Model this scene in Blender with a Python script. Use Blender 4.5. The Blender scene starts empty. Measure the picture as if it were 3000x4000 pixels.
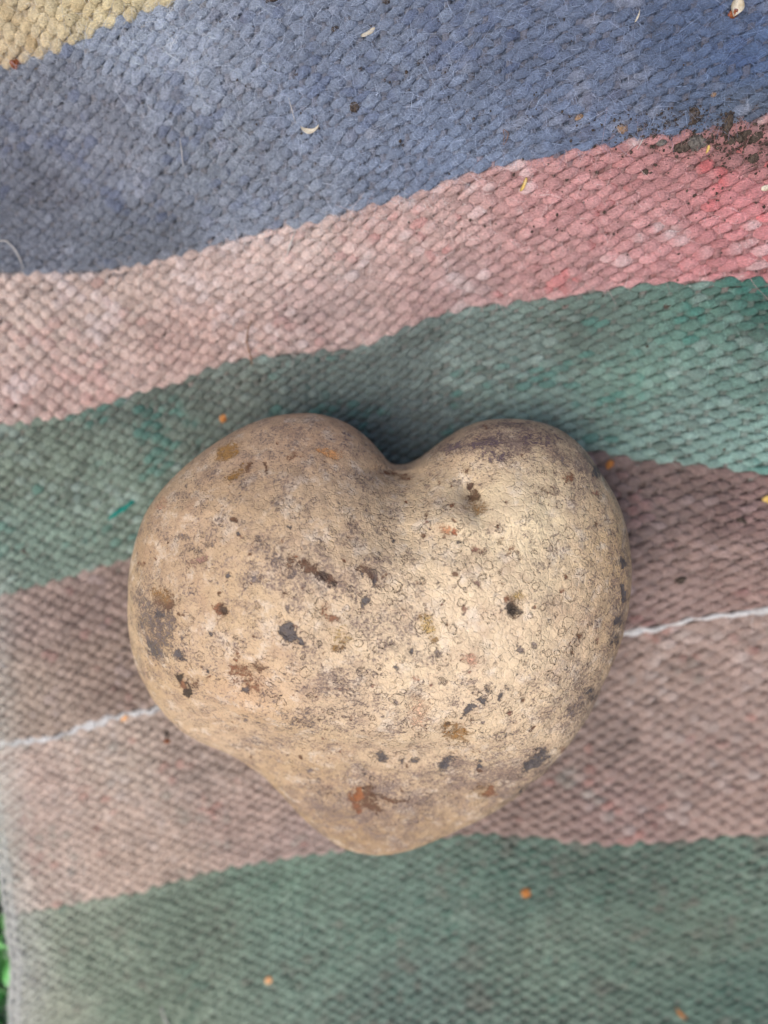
import bpy, math, random
import numpy as np
from mathutils import Vector

# ------------------------------------------------------------------ camera, world, sun
SC = bpy.context.scene
COL = SC.collection
D, TILT = 0.185, math.radians(12.0)
TANV = 0.662
FPX = 2000.0 / TANV
cam_d = bpy.data.cameras.new("camera")
cam = bpy.data.objects.new("camera", cam_d)
COL.objects.link(cam)
CAM = np.array([0.0, D * math.sin(TILT), D * math.cos(TILT)])
cam.location = CAM
cam.rotation_euler = (-TILT, 0, 0)
cam_d.sensor_fit = 'VERTICAL'
cam_d.sensor_height = 24.0
cam_d.sensor_width = 18.0
cam_d.lens = 12.0 / TANV
cam_d.clip_start = 0.005
cam_d.clip_end = 50.0
cam_d.dof.use_dof = True
cam_d.dof.focus_distance = 0.1475
cam_d.dof.aperture_fstop = 4.4
SC.camera = cam

SUN_EL, SUN_AZ = math.radians(68), math.radians(240)      # azimuth of the light, clockwise from +Y
world = bpy.data.worlds.new("World")
SC.world = world
world.use_nodes = True
wn = world.node_tree
wn.nodes.clear()
sky = wn.nodes.new('ShaderNodeTexSky')
sky.sky_type = 'NISHITA'
sky.sun_disc = False
sky.sun_elevation = SUN_EL
sky.sun_rotation = SUN_AZ
sky.air_density = 1.0
sky.dust_density = 6.0
sky.ozone_density = 1.0
bg = wn.nodes.new('ShaderNodeBackground')
bg.inputs['Strength'].default_value = 0.115
wo = wn.nodes.new('ShaderNodeOutputWorld')
wn.links.new(sky.outputs[0], bg.inputs[0])
wn.links.new(bg.outputs[0], wo.inputs[0])

sl = bpy.data.lights.new("sun", 'SUN')
sl.energy = 1.5
sl.angle = math.radians(45)
sl.color = (1.0, 0.94, 0.87)
sun = bpy.data.objects.new("sun", sl)
COL.objects.link(sun)
sd = Vector((math.sin(SUN_AZ) * math.cos(SUN_EL), math.cos(SUN_AZ) * math.cos(SUN_EL), math.sin(SUN_EL)))
sun.rotation_euler = sd.to_track_quat('Z', 'Y').to_euler()
sun.location = (sd * 2.0)

SC.view_settings.view_transform = 'Standard'
SC.view_settings.look = 'None'
SC.view_settings.gamma = 1.0
SC.view_settings.exposure = 0.22
SC.render.engine = 'CYCLES'

rng = np.random.default_rng(7)

# ------------------------------------------------------------------ noise and geometry helpers
def vnoise(x, y, scale, seed=0):
    """smooth value noise in 0..1 at points x, y; scale = size of one cell in metres"""
    r = np.random.default_rng(seed)
    T = r.random((256, 256))
    u = np.asarray(x) / scale + 1000.37
    v = np.asarray(y) / scale + 1000.71
    i = np.floor(u).astype(int); j = np.floor(v).astype(int)
    fu = u - i; fv = v - j
    fu = fu * fu * (3 - 2 * fu); fv = fv * fv * (3 - 2 * fv)
    i0 = i % 256; j0 = j % 256; i1 = (i + 1) % 256; j1 = (j + 1) % 256
    return (T[i0, j0] * (1 - fu) * (1 - fv) + T[i1, j0] * fu * (1 - fv)
            + T[i0, j1] * (1 - fu) * fv + T[i1, j1] * fu * fv)

def fbm(x, y, scale, seed=0, octs=3):
    a, s, t = 1.0, 0.0, 0.0
    for k in range(octs):
        s = s + a * vnoise(x, y, scale / 2 ** k, seed + 31 * k); t += a; a *= 0.55
    return s / t

def sstep(a, b, x):
    t = np.clip((np.asarray(x) - a) / (b - a), 0, 1)
    return t * t * (3 - 2 * t)

def gau(x, y, cx, cy, rx, ry=None, rot=0.0):
    ry = rx if ry is None else ry
    c, s = math.cos(rot), math.sin(rot)
    dx, dy = x - cx, y - cy
    return np.exp(-0.5 * (((dx * c + dy * s) / rx) ** 2 + ((-dx * s + dy * c) / ry) ** 2))

def rug_h(x, y):
    """height of the rug lying unevenly on the grass"""
    x = np.asarray(x, float); y = np.asarray(y, float)
    h = 0.021 * sstep(-0.02, 0.16, 0.70 * x + 0.8 * y)
    h = h + 0.0016 * np.sin(2 * np.pi * (0.25 * x + y) / 0.082 + 0.6)
    h = h + 0.0065 * (vnoise(x, y, 0.05, 5) - 0.5)
    h = h - 0.0018 * gau(x, y, -0.085, 0.055, 0.022, 0.03)
    h = h - 0.0035 * gau(x, y, 0.012, 0.032, 0.028, 0.016, 0.25)
    h = h - 0.0025 * gau(x, y, 0.062, 0.012, 0.03, 0.010, -0.1)
    return h

FWD = np.array([0.0, -math.sin(TILT), -math.cos(TILT)])
UP = np.array([0.0, math.cos(TILT), -math.sin(TILT)])
def ray(px, py):
    px = np.asarray(px, float); py = np.asarray(py, float)
    u = (px - 1500) / FPX; v = -(py - 2000) / FPX
    d = FWD[None, :] + v[..., None] * UP[None, :]
    d = d + u[..., None] * np.array([[1.0, 0, 0]])
    return d
def on_rug(px, py):
    """point of the rug seen at a pixel of the 3000 x 4000 photograph"""
    px = np.atleast_1d(px); py = np.atleast_1d(py)
    d = ray(px, py)
    z = np.zeros(len(px))
    for _ in range(12):
        t = (z - CAM[2]) / d[:, 2]
        p = CAM + d * t[:, None]
        z = rug_h(p[:, 0], p[:, 1])
    return p
def on_plane(px, py, z):
    d = ray(np.atleast_1d(px), np.atleast_1d(py))
    t = (z - CAM[2]) / d[:, 2]
    return CAM + d * t[:, None]
def to_px(p):
    q = p - CAM
    z = q @ FWD
    return 1500 + FPX * q[:, 0] / z, 2000 - FPX * (q @ UP) / z

def lin(c):
    c = np.asarray(c, float) / 255.0
    return np.where(c <= 0.04045, c / 12.92, ((c + 0.055) / 1.055) ** 2.4)

def link(name, me, parent=None):
    o = bpy.data.objects.new(name, me)
    COL.objects.link(o)
    if parent is not None:
        o.parent = parent
    return o

def mesh_from(name, verts, faces, mat, colors=None, attrs=None, smooth=True):
    """verts (n,3), faces (m,k) arrays with constant k"""
    verts = np.asarray(verts, np.float32); faces = np.asarray(faces, np.int32)
    m, k = faces.shape
    me = bpy.data.meshes.new(name)
    me.vertices.add(len(verts)); me.vertices.foreach_set("co", verts.ravel())
    me.loops.add(m * k); me.loops.foreach_set("vertex_index", faces.ravel())
    me.polygons.add(m)
    me.polygons.foreach_set("loop_start", np.arange(0, m * k, k, dtype=np.int32))
    me.polygons.foreach_set("loop_total", np.full(m, k, dtype=np.int32))
    if smooth:
        me.polygons.foreach_set("use_smooth", np.ones(m, dtype=bool))
    me.update(calc_edges=True)
    if colors is not None:
        a = me.color_attributes.new("dye", 'FLOAT_COLOR', 'POINT')
        c = np.ones((len(verts), 4), np.float32); c[:, :3] = colors
        a.data.foreach_set("color", c.ravel())
    for nm, val in (attrs or {}).items():
        val = np.asarray(val, np.float32)
        if val.ndim == 2:
            a = me.color_attributes.new(nm, 'FLOAT_COLOR', 'POINT')
            c = np.ones((len(verts), 4), np.float32); c[:, :3] = val
            a.data.foreach_set("color", c.ravel())
        else:
            a = me.attributes.new(nm, 'FLOAT', 'POINT')
            a.data.foreach_set("value", val)
    me.materials.append(mat)
    return me

def tube(P, rw, rz, n=8, up=(0, 0, 1), cap=True):
    """closed tube along points P (m,3), half-widths rw (sideways) and rz (along up)"""
    P = np.asarray(P, float); m = len(P)
    rw = np.broadcast_to(rw, (m,)); rz = np.broadcast_to(rz, (m,))
    T = np.gradient(P, axis=0); T /= np.linalg.norm(T, axis=1)[:, None] + 1e-12
    U = np.tile(np.asarray(up, float), (m, 1))
    S = np.cross(T, U); S /= np.linalg.norm(S, axis=1)[:, None] + 1e-12
    N = np.cross(S, T)
    a = np.arange(n) * 2 * np.pi / n
    V = P[:, None, :] + (np.cos(a)[None, :, None] * S[:, None, :] * rw[:, None, None]
                         + np.sin(a)[None, :, None] * N[:, None, :] * rz[:, None, None])
    idx = np.arange(m * n).reshape(m, n)
    A = idx[:-1]; B = idx[1:]
    F = np.stack([A, np.roll(A, -1, 1), np.roll(B, -1, 1), B], -1).reshape(-1, 4)[:, ::-1]
    return V.reshape(-1, 3), F

def tag(o, label=None, cat=None, group=None, kind=None):
    if label: o['label'] = label
    if cat: o['category'] = cat
    if group: o['group'] = group
    if kind: o['kind'] = kind
    return o

# ------------------------------------------------------------------ materials
class NT:
    def __init__(s, name):
        s.m = bpy.data.materials.new(name); s.m.use_nodes = True
        s.t = s.m.node_tree; s.t.nodes.clear()
        s.out = s.n('ShaderNodeOutputMaterial')
        s.b = s.n('ShaderNodeBsdfPrincipled')
        s.l(s.b.outputs[0], s.out.inputs[0])
    def n(s, t, **kw):
        nd = s.t.nodes.new(t)
        for k, v in kw.items(): setattr(nd, k, v)
        return nd
    def l(s, a, b): s.t.links.new(a, b)
    def put(s, inp, v):
        if hasattr(v, 'links'): s.l(v, inp)
        else: inp.default_value = v
    def coord(s, scale=(1, 1, 1)):
        tc = s.n('ShaderNodeTexCoord'); mp = s.n('ShaderNodeMapping')
        mp.inputs['Scale'].default_value = scale
        s.l(tc.outputs['Object'], mp.inputs[0]); return mp.outputs[0]
    def noise(s, vec, scale, detail=3, rough=0.55, dist=0.0, color=False):
        nd = s.n('ShaderNodeTexNoise'); s.l(vec, nd.inputs['Vector'])
        nd.inputs['Scale'].default_value = scale; nd.inputs['Detail'].default_value = detail
        nd.inputs['Roughness'].default_value = rough; nd.inputs['Distortion'].default_value = dist
        return nd.outputs['Color' if color else 'Fac']
    def math(s, op, a, b=0.0, c=None, clamp=False):
        nd = s.n('ShaderNodeMath', operation=op); nd.use_clamp = clamp
        s.put(nd.inputs[0], a); s.put(nd.inputs[1], b)
        if c is not None: s.put(nd.inputs[2], c)
        return nd.outputs[0]
    def ss(s, x, a, b, lo=0.0, hi=1.0):
        nd = s.n('ShaderNodeMapRange', interpolation_type='SMOOTHSTEP')
        s.put(nd.inputs[0], x)
        for i, v in zip((1, 2, 3, 4), (a, b, lo, hi)): s.put(nd.inputs[i], v)
        return nd.outputs[0]
    def mix(s, f, a, b, mode='MIX'):
        nd = s.n('ShaderNodeMix', data_type='RGBA', blend_type=mode)
        s.put(nd.inputs[0], f)
        for i, v in ((6, a), (7, b)):
            if isinstance(v, (tuple, list, np.ndarray)): v = (float(v[0]), float(v[1]), float(v[2]), 1.0)
            s.put(nd.inputs[i], v)
        return nd.outputs[2]
    def attr(s, name, vec=False):
        nd = s.n('ShaderNodeAttribute', attribute_name=name)
        return nd.outputs['Color'] if vec else nd.outputs['Fac']
    def bump(s, h, strength, dist, prev=None):
        nd = s.n('ShaderNodeBump'); s.l(h, nd.inputs['Height'])
        nd.inputs['Strength'].default_value = strength; nd.inputs['Distance'].default_value = dist
        if prev is not None: s.l(prev, nd.inputs['Normal'])
        return nd.outputs[0]

def wool_material():
    s = NT("dyed_wool")
    dye = s.attr('dye', True)
    v1 = s.coord((1, 3.2, 1.5))
    fib = s.noise(v1, 1500, 4, 0.65, 0.6)
    v2 = s.coord()
    mot = s.noise(v2, 420, 3, 0.6)
    big = s.noise(v2, 60, 3, 0.6)
    k = s.math('MULTIPLY', s.ss(fib, 0.25, 0.75, 0.72, 1.24), s.ss(mot, 0.25, 0.75, 0.86, 1.12))
    cc = s.n('ShaderNodeCombineColor')
    for i in range(3): s.l(k, cc.inputs[i])
    c = s.mix(1.0, dye, cc.outputs[0], 'MULTIPLY')
    # grime rubbed into the wool
    dirt = s.ss(s.noise(v2, 130, 4, 0.7), 0.60, 0.78, 0.0, 0.35)
    c = s.mix(dirt, c, (0.10, 0.085, 0.07))
    s.l(c, s.b.inputs['Base Color'])
    s.b.inputs['Roughness'].default_value = 1.0
    s.b.inputs['Specular IOR Level'].default_value = 0.08
    s.b.inputs['Sheen Weight'].default_value = 0.18
    s.b.inputs['Sheen Roughness'].default_value = 0.6
    n1 = s.bump(fib, 1.0, 0.0006)
    n2 = s.bump(mot, 0.8, 0.0012, n1)
    s.l(n2, s.b.inputs['Normal'])
    return s.m

def fuzz_material():
    s = NT("loose_wool_fibre")
    dye = s.attr('dye', True)
    s.l(dye, s.b.inputs['Base Color'])
    s.b.inputs['Roughness'].default_value = 0.9
    s.b.inputs['Specular IOR Level'].default_value = 0.15
    return s.m

def simple_material(name, col, col2, scale=600, rough=0.8, bump=0.4, spec=0.3):
    s = NT(name)
    v = s.coord()
    f = s.noise(v, scale, 4, 0.65)
    s.l(s.mix(s.ss(f, 0.3, 0.7), col, col2), s.b.inputs['Base Color'])
    s.b.inputs['Roughness'].default_value = rough
    s.b.inputs['Specular IOR Level'].default_value = spec
    s.l(s.bump(f, bump, 0.0006), s.b.inputs['Normal'])
    return s.m

def skin_material():
    s = NT("potato_skin")
    v = s.coord()
    base = s.attr('skin', True)
    stain = s.attr('stain', True)
    sden = s.attr('stain_amount')
    speck = s.attr('speck')
    ring = s.attr('ring')
    # broad mottling
    big = s.noise(v, 45, 4, 0.6)
    mid = s.noise(v, 160, 4, 0.65)
    c = s.mix(s.ss(big, 0.35, 0.7, 0.0, 0.45), base, (0.64, 0.49, 0.35))
    c = s.mix(s.ss(mid, 0.46, 0.72, 0.0, 0.40), c, (0.38, 0.245, 0.175))
    pale = s.ss(s.noise(v, 260, 3, 0.7), 0.50, 0.72, 0.0, 0.5)
    c = s.mix(pale, c, (0.80, 0.71, 0.60))
    # netted ring scurf
    dis = s.noise(v, 520, 3, 0.6, 0.0, True)
    dv = s.n('ShaderNodeVectorMath', operation='MULTIPLY_ADD')
    s.l(dis, dv.inputs[0]); dv.inputs[1].default_value = (0.0017,) * 3; s.l(v, dv.inputs[2])
    hgt = None; lines = None
    for sc, off, w in ((250, 0.0, 0.034), (400, 3.1, 0.045)):
        mp = s.n('ShaderNodeMapping'); mp.inputs['Location'].default_value = (off, off, off)
        s.l(dv.outputs[0], mp.inputs[0])
        vo = s.n('ShaderNodeTexVoronoi', feature='F1', distance='EUCLIDEAN'); s.l(mp.outputs[0], vo.inputs['Vector'])
        vo.inputs['Scale'].default_value = sc; vo.inputs['Randomness'].default_value = 1.0
        sep = s.n('ShaderNodeSeparateColor'); s.l(vo.outputs['Color'], sep.inputs[0])
        rad = s.math('MULTIPLY_ADD', sep.outputs[0], 0.15, 0.20)
        d = s.math('ABSOLUTE', s.math('SUBTRACT', vo.outputs['Distance'], rad))
        ln = s.ss(d, w * 0.35, w, 1.0, 0.0)
        gap = s.ss(s.noise(v, 900 + sc, 3, 0.65), 0.40, 0.54)
        ln = s.math('MULTIPLY', ln, gap)
        ln = s.math('MULTIPLY', ln, s.ss(sep.outputs[1], 0.15, 0.25))
        lines = ln if lines is None else s.math('MAXIMUM', lines, s.math('MULTIPLY', ln, 0.85))
    lines = s.math('MULTIPLY', s.math('MULTIPLY', lines, ring), s.ss(s.noise(v, 120, 3, 0.6), 0.34, 0.56, 0.25, 1.0))
    c = s.mix(s.math('MULTIPLY', lines, 0.52), c, (0.27, 0.175, 0.11))
    # fine freckles, denser where 'speck' is high
    f1 = s.noise(v, 1900, 4, 0.75)
    f2 = s.noise(v, 820, 4, 0.7, 0.4)
    f3 = s.noise(v, 240, 3, 0.6)
    t = s.math('MULTIPLY_ADD', speck, 0.20, f1)
    t = s.math('ADD', t, s.math('MULTIPLY', s.math('SUBTRACT', f3, 0.5), 0.45))
    fr = s.ss(t, 0.585, 0.70, 0.0, 0.85)
    c = s.mix(fr, c, (0.155, 0.115, 0.10))
    t2 = s.math('MULTIPLY_ADD', speck, 0.14, f2)
    fr2 = s.ss(t2, 0.64, 0.73, 0.0, 0.75)
    c = s.mix(fr2, c, (0.14, 0.085, 0.06))
    film = s.math('MULTIPLY', s.ss(s.math('ADD', s.math('MULTIPLY_ADD', f3, 0.5, s.math('MULTIPLY', f2, 0.6)), s.math('MULTIPLY', speck, 0.30)), 0.55, 0.92), 0.66)
    crk0 = s.n('ShaderNodeTexVoronoi', feature='DISTANCE_TO_EDGE'); s.l(dv.outputs[0], crk0.inputs['Vector']); crk0.inputs['Scale'].default_value = 640
    cm = s.math('MULTIPLY', s.math('MULTIPLY', s.ss(crk0.outputs['Distance'], 0.0, 0.10, 1.0, 0.0), s.ss(s.noise(v, 330, 3, 0.6), 0.45, 0.6)), 0.30)
    c = s.mix(cm, c, (0.33, 0.22, 0.15))
    c = s.mix(film, c, (0.24, 0.175, 0.145))
    # stains with ragged edges
    e = s.math('ADD', s.math('MULTIPLY', s.math('SUBTRACT', f2, 0.5), 1.3), s.math('MULTIPLY', s.math('SUBTRACT', f1, 0.5), 1.1))
    st = s.math('ADD', sden, s.math('MULTIPLY', e, 1.15))
    stm = s.math('MULTIPLY', s.ss(st, 0.33, 0.70), s.ss(sden, 0.03, 0.2))
    tone = s.n('ShaderNodeCombineColor')
    tk = s.ss(f1, 0.3, 0.7, 0.65, 1.45)
    for i in range(3): s.l(tk, tone.inputs[i])
    stv = s.mix(1.0, stain, tone.outputs[0], 'MULTIPLY')
    halo = s.math('MULTIPLY', s.ss(sden, 0.08, 0.6), 0.28)
    c = s.mix(halo, c, s.mix(0.5, stain, (0.36, 0.22, 0.13)))
    c = s.mix(s.math('MULTIPLY', stm, 0.86), c, stv)
    s.l(c, s.b.inputs['Base Color'])
    s.b.inputs['Roughness'].default_value = 0.6
    s.b.inputs['Specular IOR Level'].default_value = 0.35
    s.b.inputs['Subsurface Weight'].default_value = 0.05
    s.b.inputs['Subsurface Radius'].default_value = (0.0012, 0.0007, 0.0004)
    s.b.inputs['Subsurface Scale'].default_value = 1.0
    n0 = s.bump(mid, 0.4, 0.0012)
    n1 = s.bump(lines, 1.0, -0.0004, n0)
    vc = s.n('ShaderNodeTexVoronoi', feature='DISTANCE_TO_EDGE'); s.l(dv.outputs[0], vc.inputs['Vector']); vc.inputs['Scale'].default_value = 640
    crk = s.ss(vc.outputs['Distance'], 0.0, 0.16)
    n1 = s.bump(s.math('MULTIPLY', crk, ring), 0.42, 0.00024, n1)
    n2 = s.bump(f2, 0.55, 0.00035, n1)
    n3 = s.bump(stm, 0.7, -0.00035, n2)
    s.l(n3, s.b.inputs['Normal'])
    return s.m

WOOL = wool_material()
FUZZ = fuzz_material()

# ------------------------------------------------------------------ the stripes of the rug, from the top of the picture down
K = 3000.0 / 1659.0
def bl(pts, k=K):
    a = np.array(pts, float) * k
    p = on_rug(a[:, 0], a[:, 1])
    o = np.argsort(p[:, 0]); p = p[o]
    xs = np.linspace(-0.16, 0.16, 321)
    # extend the ends with the end slope
    n = 3
    sl0 = (p[n, 1] - p[0, 1]) / (p[n, 0] - p[0, 0]); sl1 = (p[-1, 1] - p[-1 - n, 1]) / (p[-1, 0] - p[-1 - n, 0])
    y = np.interp(xs, p[:, 0], p[:, 1])
    y = np.where(xs < p[0, 0], p[0, 1] + sl0 * 0.8 * (xs - p[0, 0]), y)
    y = np.where(xs > p[-1, 0], p[-1, 1] + sl1 * 0.8 * (xs - p[-1, 0]), y)
    g = np.exp(-0.5 * (np.arange(-6, 7) / 2.2) ** 2); g /= g.sum()
    yp = np.pad(y, 6, mode='reflect', reflect_type='odd')
    return np.convolve(yp, g, 'valid')
XS = np.linspace(-0.16, 0.16, 321)
B1 = bl([(0, 271), (60, 265), (120, 241), (211, 205), (301, 175), (386, 127), (512, 78), (603, 36), (711, 0), (1100, -120), (1700, -290), (2300, -430), (3000, -560)], 1)
B2 = bl([(0, 592), (100, 590), (220, 588), (300, 572), (420, 545), (520, 515), (620, 490), (700, 475), (780, 450), (860, 425), (930, 405), (1000, 380), (1060, 362), (1150, 345), (1250, 325), (1330, 312), (1400, 298), (1500, 285), (1580, 268), (1659, 250)])
B3 = bl([(0, 920), (80, 908), (160, 895), (240, 868), (320, 845), (400, 822), (460, 790), (560, 770), (640, 765), (740, 755), (800, 745), (850, 718), (920, 690), (1000, 665), (1060, 660), (1150, 650), (1250, 640), (1330, 620), (1400, 615), (1500, 610), (1580, 600), (1659, 605)])
B4 = bl([(0, 1285), (100, 1262), (180, 1235), (275, 1207), (500, 1130), (800, 1030), (1050, 975), (1290, 975), (1340, 985), (1400, 992), (1500, 1005), (1600, 1018), (1659, 1020)])
B5 = bl([(0, 1603), (50, 1602), (100, 1595), (170, 1570), (240, 1548), (340, 1530), (600, 1480), (900, 1425), (1150, 1390), (1370, 1362), (1450, 1348), (1550, 1325), (1600, 1319), (1659, 1318)])
B6 = bl([(0, 1978), (20, 1975), (100, 1960), (200, 1940), (300, 1925), (370, 1900), (450, 1880), (560, 1860), (680, 1840), (800, 1825), (1000, 1800), (1050, 1795), (1150, 1805), (1250, 1815), (1350, 1820), (1420, 1815), (1500, 1810), (1600, 1800), (1659, 1805)])
B0 = B1 + 0.030
B7 = 0.5 * B6 + 0.5 * np.mean(B6) - 0.080

edge_px = np.array([(-42, 3000), (-15, 3200), (4, 3310), (16, 3430), (32, 3560), (38, 3640), (56, 3730), (52, 3860), (50, 4000)], float)
ep = on_rug(edge_px[:, 0], edge_px[:, 1])
o_ = np.argsort(ep[:, 1]); ep = ep[o_]
def edge_x(y):
    """left edge of the rug"""
    y = np.asarray(y, float)
    top = ep[-1, 0] + 0.02 * (y - ep[-1, 1]); bot = ep[0, 0] + 0.02 * (y - ep[0, 1])
    e = np.interp(y, ep[:, 1], ep[:, 0])
    e = np.where(y > ep[-1, 1], top, e)
    return np.where(y < ep[0, 1], bot, e)
XR = 0.122
WSP = 0.00240                      # distance between warp threads near the middle
W0, WK = 0.00236, 0.0055           # they spread a little towards the right
def warp_no(x):
    return np.log((W0 + WK * np.asarray(x)) / W0) / WK
def warp_x(i):
    return W0 * (np.exp(WK * np.asarray(i)) - 1) / WK

# colour of the dye at places of the photograph: (x, y, sRGB) in 1659-px coordinates
STR = {
 'cream': [(60, 60, (205, 188, 150)), (250, 20, (200, 186, 145)), (30, 130, (190, 170, 135))],
 'blue': [(60, 200, (123, 128, 153)), (60, 420, (111, 114, 138)), (200, 330, (127, 130, 156)), (330, 120, (141, 152, 186)), (450, 350, (123, 131, 157)), (600, 450, (127, 136, 166)),
          (700, 250, (116, 130, 168)), (900, 100, (112, 127, 166)), (1000, 330, (110, 129, 173)), (1200, 120, (92, 110, 153)), (1300, 270, (96, 116, 162)), (1500, 60, (71, 97, 147)), (1640, 150, (64, 99, 157)), (1640, 230, (79, 99, 136)), (300, 520, (108, 114, 138))],
 'pink': [(60, 700, (202, 180, 172)), (60, 870, (196, 166, 160)), (300, 650, (190, 168, 160)), (500, 600, (200, 176, 172)), (650, 530, (208, 184, 180)), (700, 680, (184, 158, 158)), (450, 740, (192, 160, 154)),
          (900, 500, (196, 162, 160)), (1000, 620, (176, 142, 144)), (1200, 420, (200, 142, 144)), (1200, 560, (190, 142, 142)), (1400, 340, (188, 130, 130)), (1400, 500, (204, 148, 148)), (1600, 320, (160, 112, 108)), (1620, 450, (212, 134, 136)), (1560, 560, (196, 128, 128))],
 'green': [(60, 1000, (118, 136, 122)), (60, 1150, (122, 148, 136)), (230, 1050, (116, 138, 126)), (300, 900, (100, 116, 108)), (500, 850, (108, 122, 116)), (650, 830, (106, 124, 122)), (900, 760, (98, 116, 116)), (900, 900, (88, 106, 110)),
           (1100, 760, (112, 134, 132)), (1150, 860, (122, 152, 146)), (1250, 700, (90, 112, 106)), (1400, 800, (106, 146, 136)), (1500, 900, (116, 150, 146)), (1500, 680, (82, 124, 114)), (1640, 640, (44, 108, 98)), (1600, 850, (94, 134, 126)), (1640, 960, (120, 160, 154))],
 'mauve': [(60, 1350, (169, 139, 138)), (60, 1500, (173, 147, 138)), (200, 1300, (156, 126, 124)), (250, 1450, (160, 131, 124)), (1420, 1080, (128, 103, 108)), (1500, 1040, (119, 90, 92)), (1600, 1100, (140, 101, 105)), (1420, 1250, (152, 120, 123)), (1550, 1200, (152, 118, 118)), (1640, 1270, (158, 120, 120))],
 'lower': [(60, 1700, (201, 169, 166)), (60, 1900, (205, 177, 172)), (250, 1650, (194, 169, 162)), (300, 1850, (196, 165, 156)), (500, 1750, (184, 151, 148)), (650, 1800, (175, 145, 146)), (450, 1650, (171, 145, 142)), (1150, 1770, (156, 124, 122)), (1300, 1600, (147, 120, 120)), (1450, 1500, (160, 130, 128)),
           (1600, 1420, (171, 139, 138)), (1550, 1600, (164, 133, 132)), (1620, 1750, (175, 139, 136)), (1350, 1750, (158, 122, 124)), (20, 1960, (216, 187, 184))],
 'lowergreen': [(45, 2100, (176, 184, 170)), (60, 2050, (166, 176, 160)), (60, 2180, (160, 168, 152)), (200, 2080, (136, 152, 136)), (400, 2000, (116, 134, 120)), (300, 2180, (124, 142, 126)), (600, 1900, (112, 138, 124)), (700, 2050, (118, 142, 130)), (900, 1950, (104, 128, 118)),
                (900, 2150, (104, 126, 118)), (1150, 1900, (90, 116, 106)), (1200, 2050, (112, 132, 120)), (1350, 1880, (86, 108, 98)), (1500, 2000, (100, 120, 108)), (1600, 1900, (100, 124, 112)), (1600, 2150, (88, 116, 106))],
}
GAIN = 1.34
def dye_color(key, x, y):
    x = np.asarray(x, float); y = np.asarray(y, float)
    p = np.stack([x, y, rug_h(x, y)], -1)
    px, py = to_px(p); px = px / K; py = py / K
    num = np.zeros((len(x), 3)); den = np.zeros(len(x))
    jx = (fbm(x, y, 0.02, 91) - 0.5) * 120; jy = (fbm(x, y, 0.02, 92) - 0.5) * 90
    for sx, sy, c in STR[key]:
        d2 = ((px + jx - sx) ** 2 + ((py + jy - sy) * 1.3) ** 2 + 900.0)
        w = d2 ** -1.5
        num += w[:, None] * lin(c)[None, :]; den += w
    c = num / den[:, None] * GAIN
    lum = c @ np.array([0.3, 0.55, 0.15])
    c = lum[:, None] + (c - lum[:, None]) * {'blue': 0.64, 'mauve': 0.62, 'lower': 0.62, 'lowergreen': 0.95, 'green': 0.82, 'pink': 0.72}.get(key, 0.85)
    if key == 'pink':
        rt = sstep(0.0, 0.09, x)[:, None]
        c = c * (np.array([1.0, 0.97, 0.96]) * (1 - rt) + np.array([0.96, 0.82, 0.90]) * rt)
    if key in ('mauve', 'lower'): c = c * np.array([1.02, 1.03, 0.95])
    c = c * (np.array([1.01, 1.0, 0.96]) if key != 'blue' else np.array([0.96, 1.03, 0.97]))
    return c

ACC = {   # (accent colour, threshold, strength, scale), strokes of stronger or paler dye along the yarn
 'cream': [((170, 140, 90), 0.72, 0.6), ((225, 215, 190), 0.75, 0.5)],
 'blue': [((60, 80, 125), 0.74, 0.5), ((150, 155, 170), 0.78, 0.6), ((70, 60, 75), 0.80, 0.5)],
 'pink': [((205, 80, 85), 0.76, 0.65), ((225, 212, 212), 0.74, 0.6), ((150, 90, 90), 0.80, 0.5)],
 'green': [((30, 125, 115), 0.76, 0.55), ((165, 185, 180), 0.76, 0.5), ((70, 78, 70), 0.78, 0.5)],
 'mauve': [((150, 95, 95), 0.77, 0.5), ((180, 166, 168), 0.79, 0.4), ((80, 66, 64), 0.78, 0.5)],
 'lower': [((165, 95, 85), 0.80, 0.5), ((205, 196, 192), 0.77, 0.45), ((120, 100, 92), 0.78, 0.45), ((130, 140, 132), 0.80, 0.5)],
 'lowergreen': [((60, 110, 95), 0.78, 0.4), ((150, 165, 152), 0.80, 0.35), ((120, 105, 98), 0.77, 0.5)],
}

stripes = [
 ('cream', B0, B1, 18, 'cream wool stripe in the top left corner', 1.0),
 ('blue', B1, B2, 33, 'felted slate blue stripe', 1.35),
 ('pink', B2, B3, 19, 'faded pink stripe with red flecks', 1.0),
 ('green', B3, B4, 28, 'teal green stripe behind the potato', 0.95),
 ('mauve', B4, B5, 26, 'dusty mauve stripe above the white thread', 0.9),
 ('thread', B5, B5, 1, 'single white yarn line', 1.0),
 ('lower', B5, B6, 35, 'pale mauve stripe below the white thread', 0.9),
 ('lowergreen', B6, B7, 52, 'grey green stripe at the bottom', 0.9),
]
rug = bpy.data.objects.new("rug", None); COL.objects.link(rug)
rug.location = (0, 0, 0)
tag(rug, "handwoven wool rug with blue, pink, green and mauve stripes under the potato", "rug")

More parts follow.
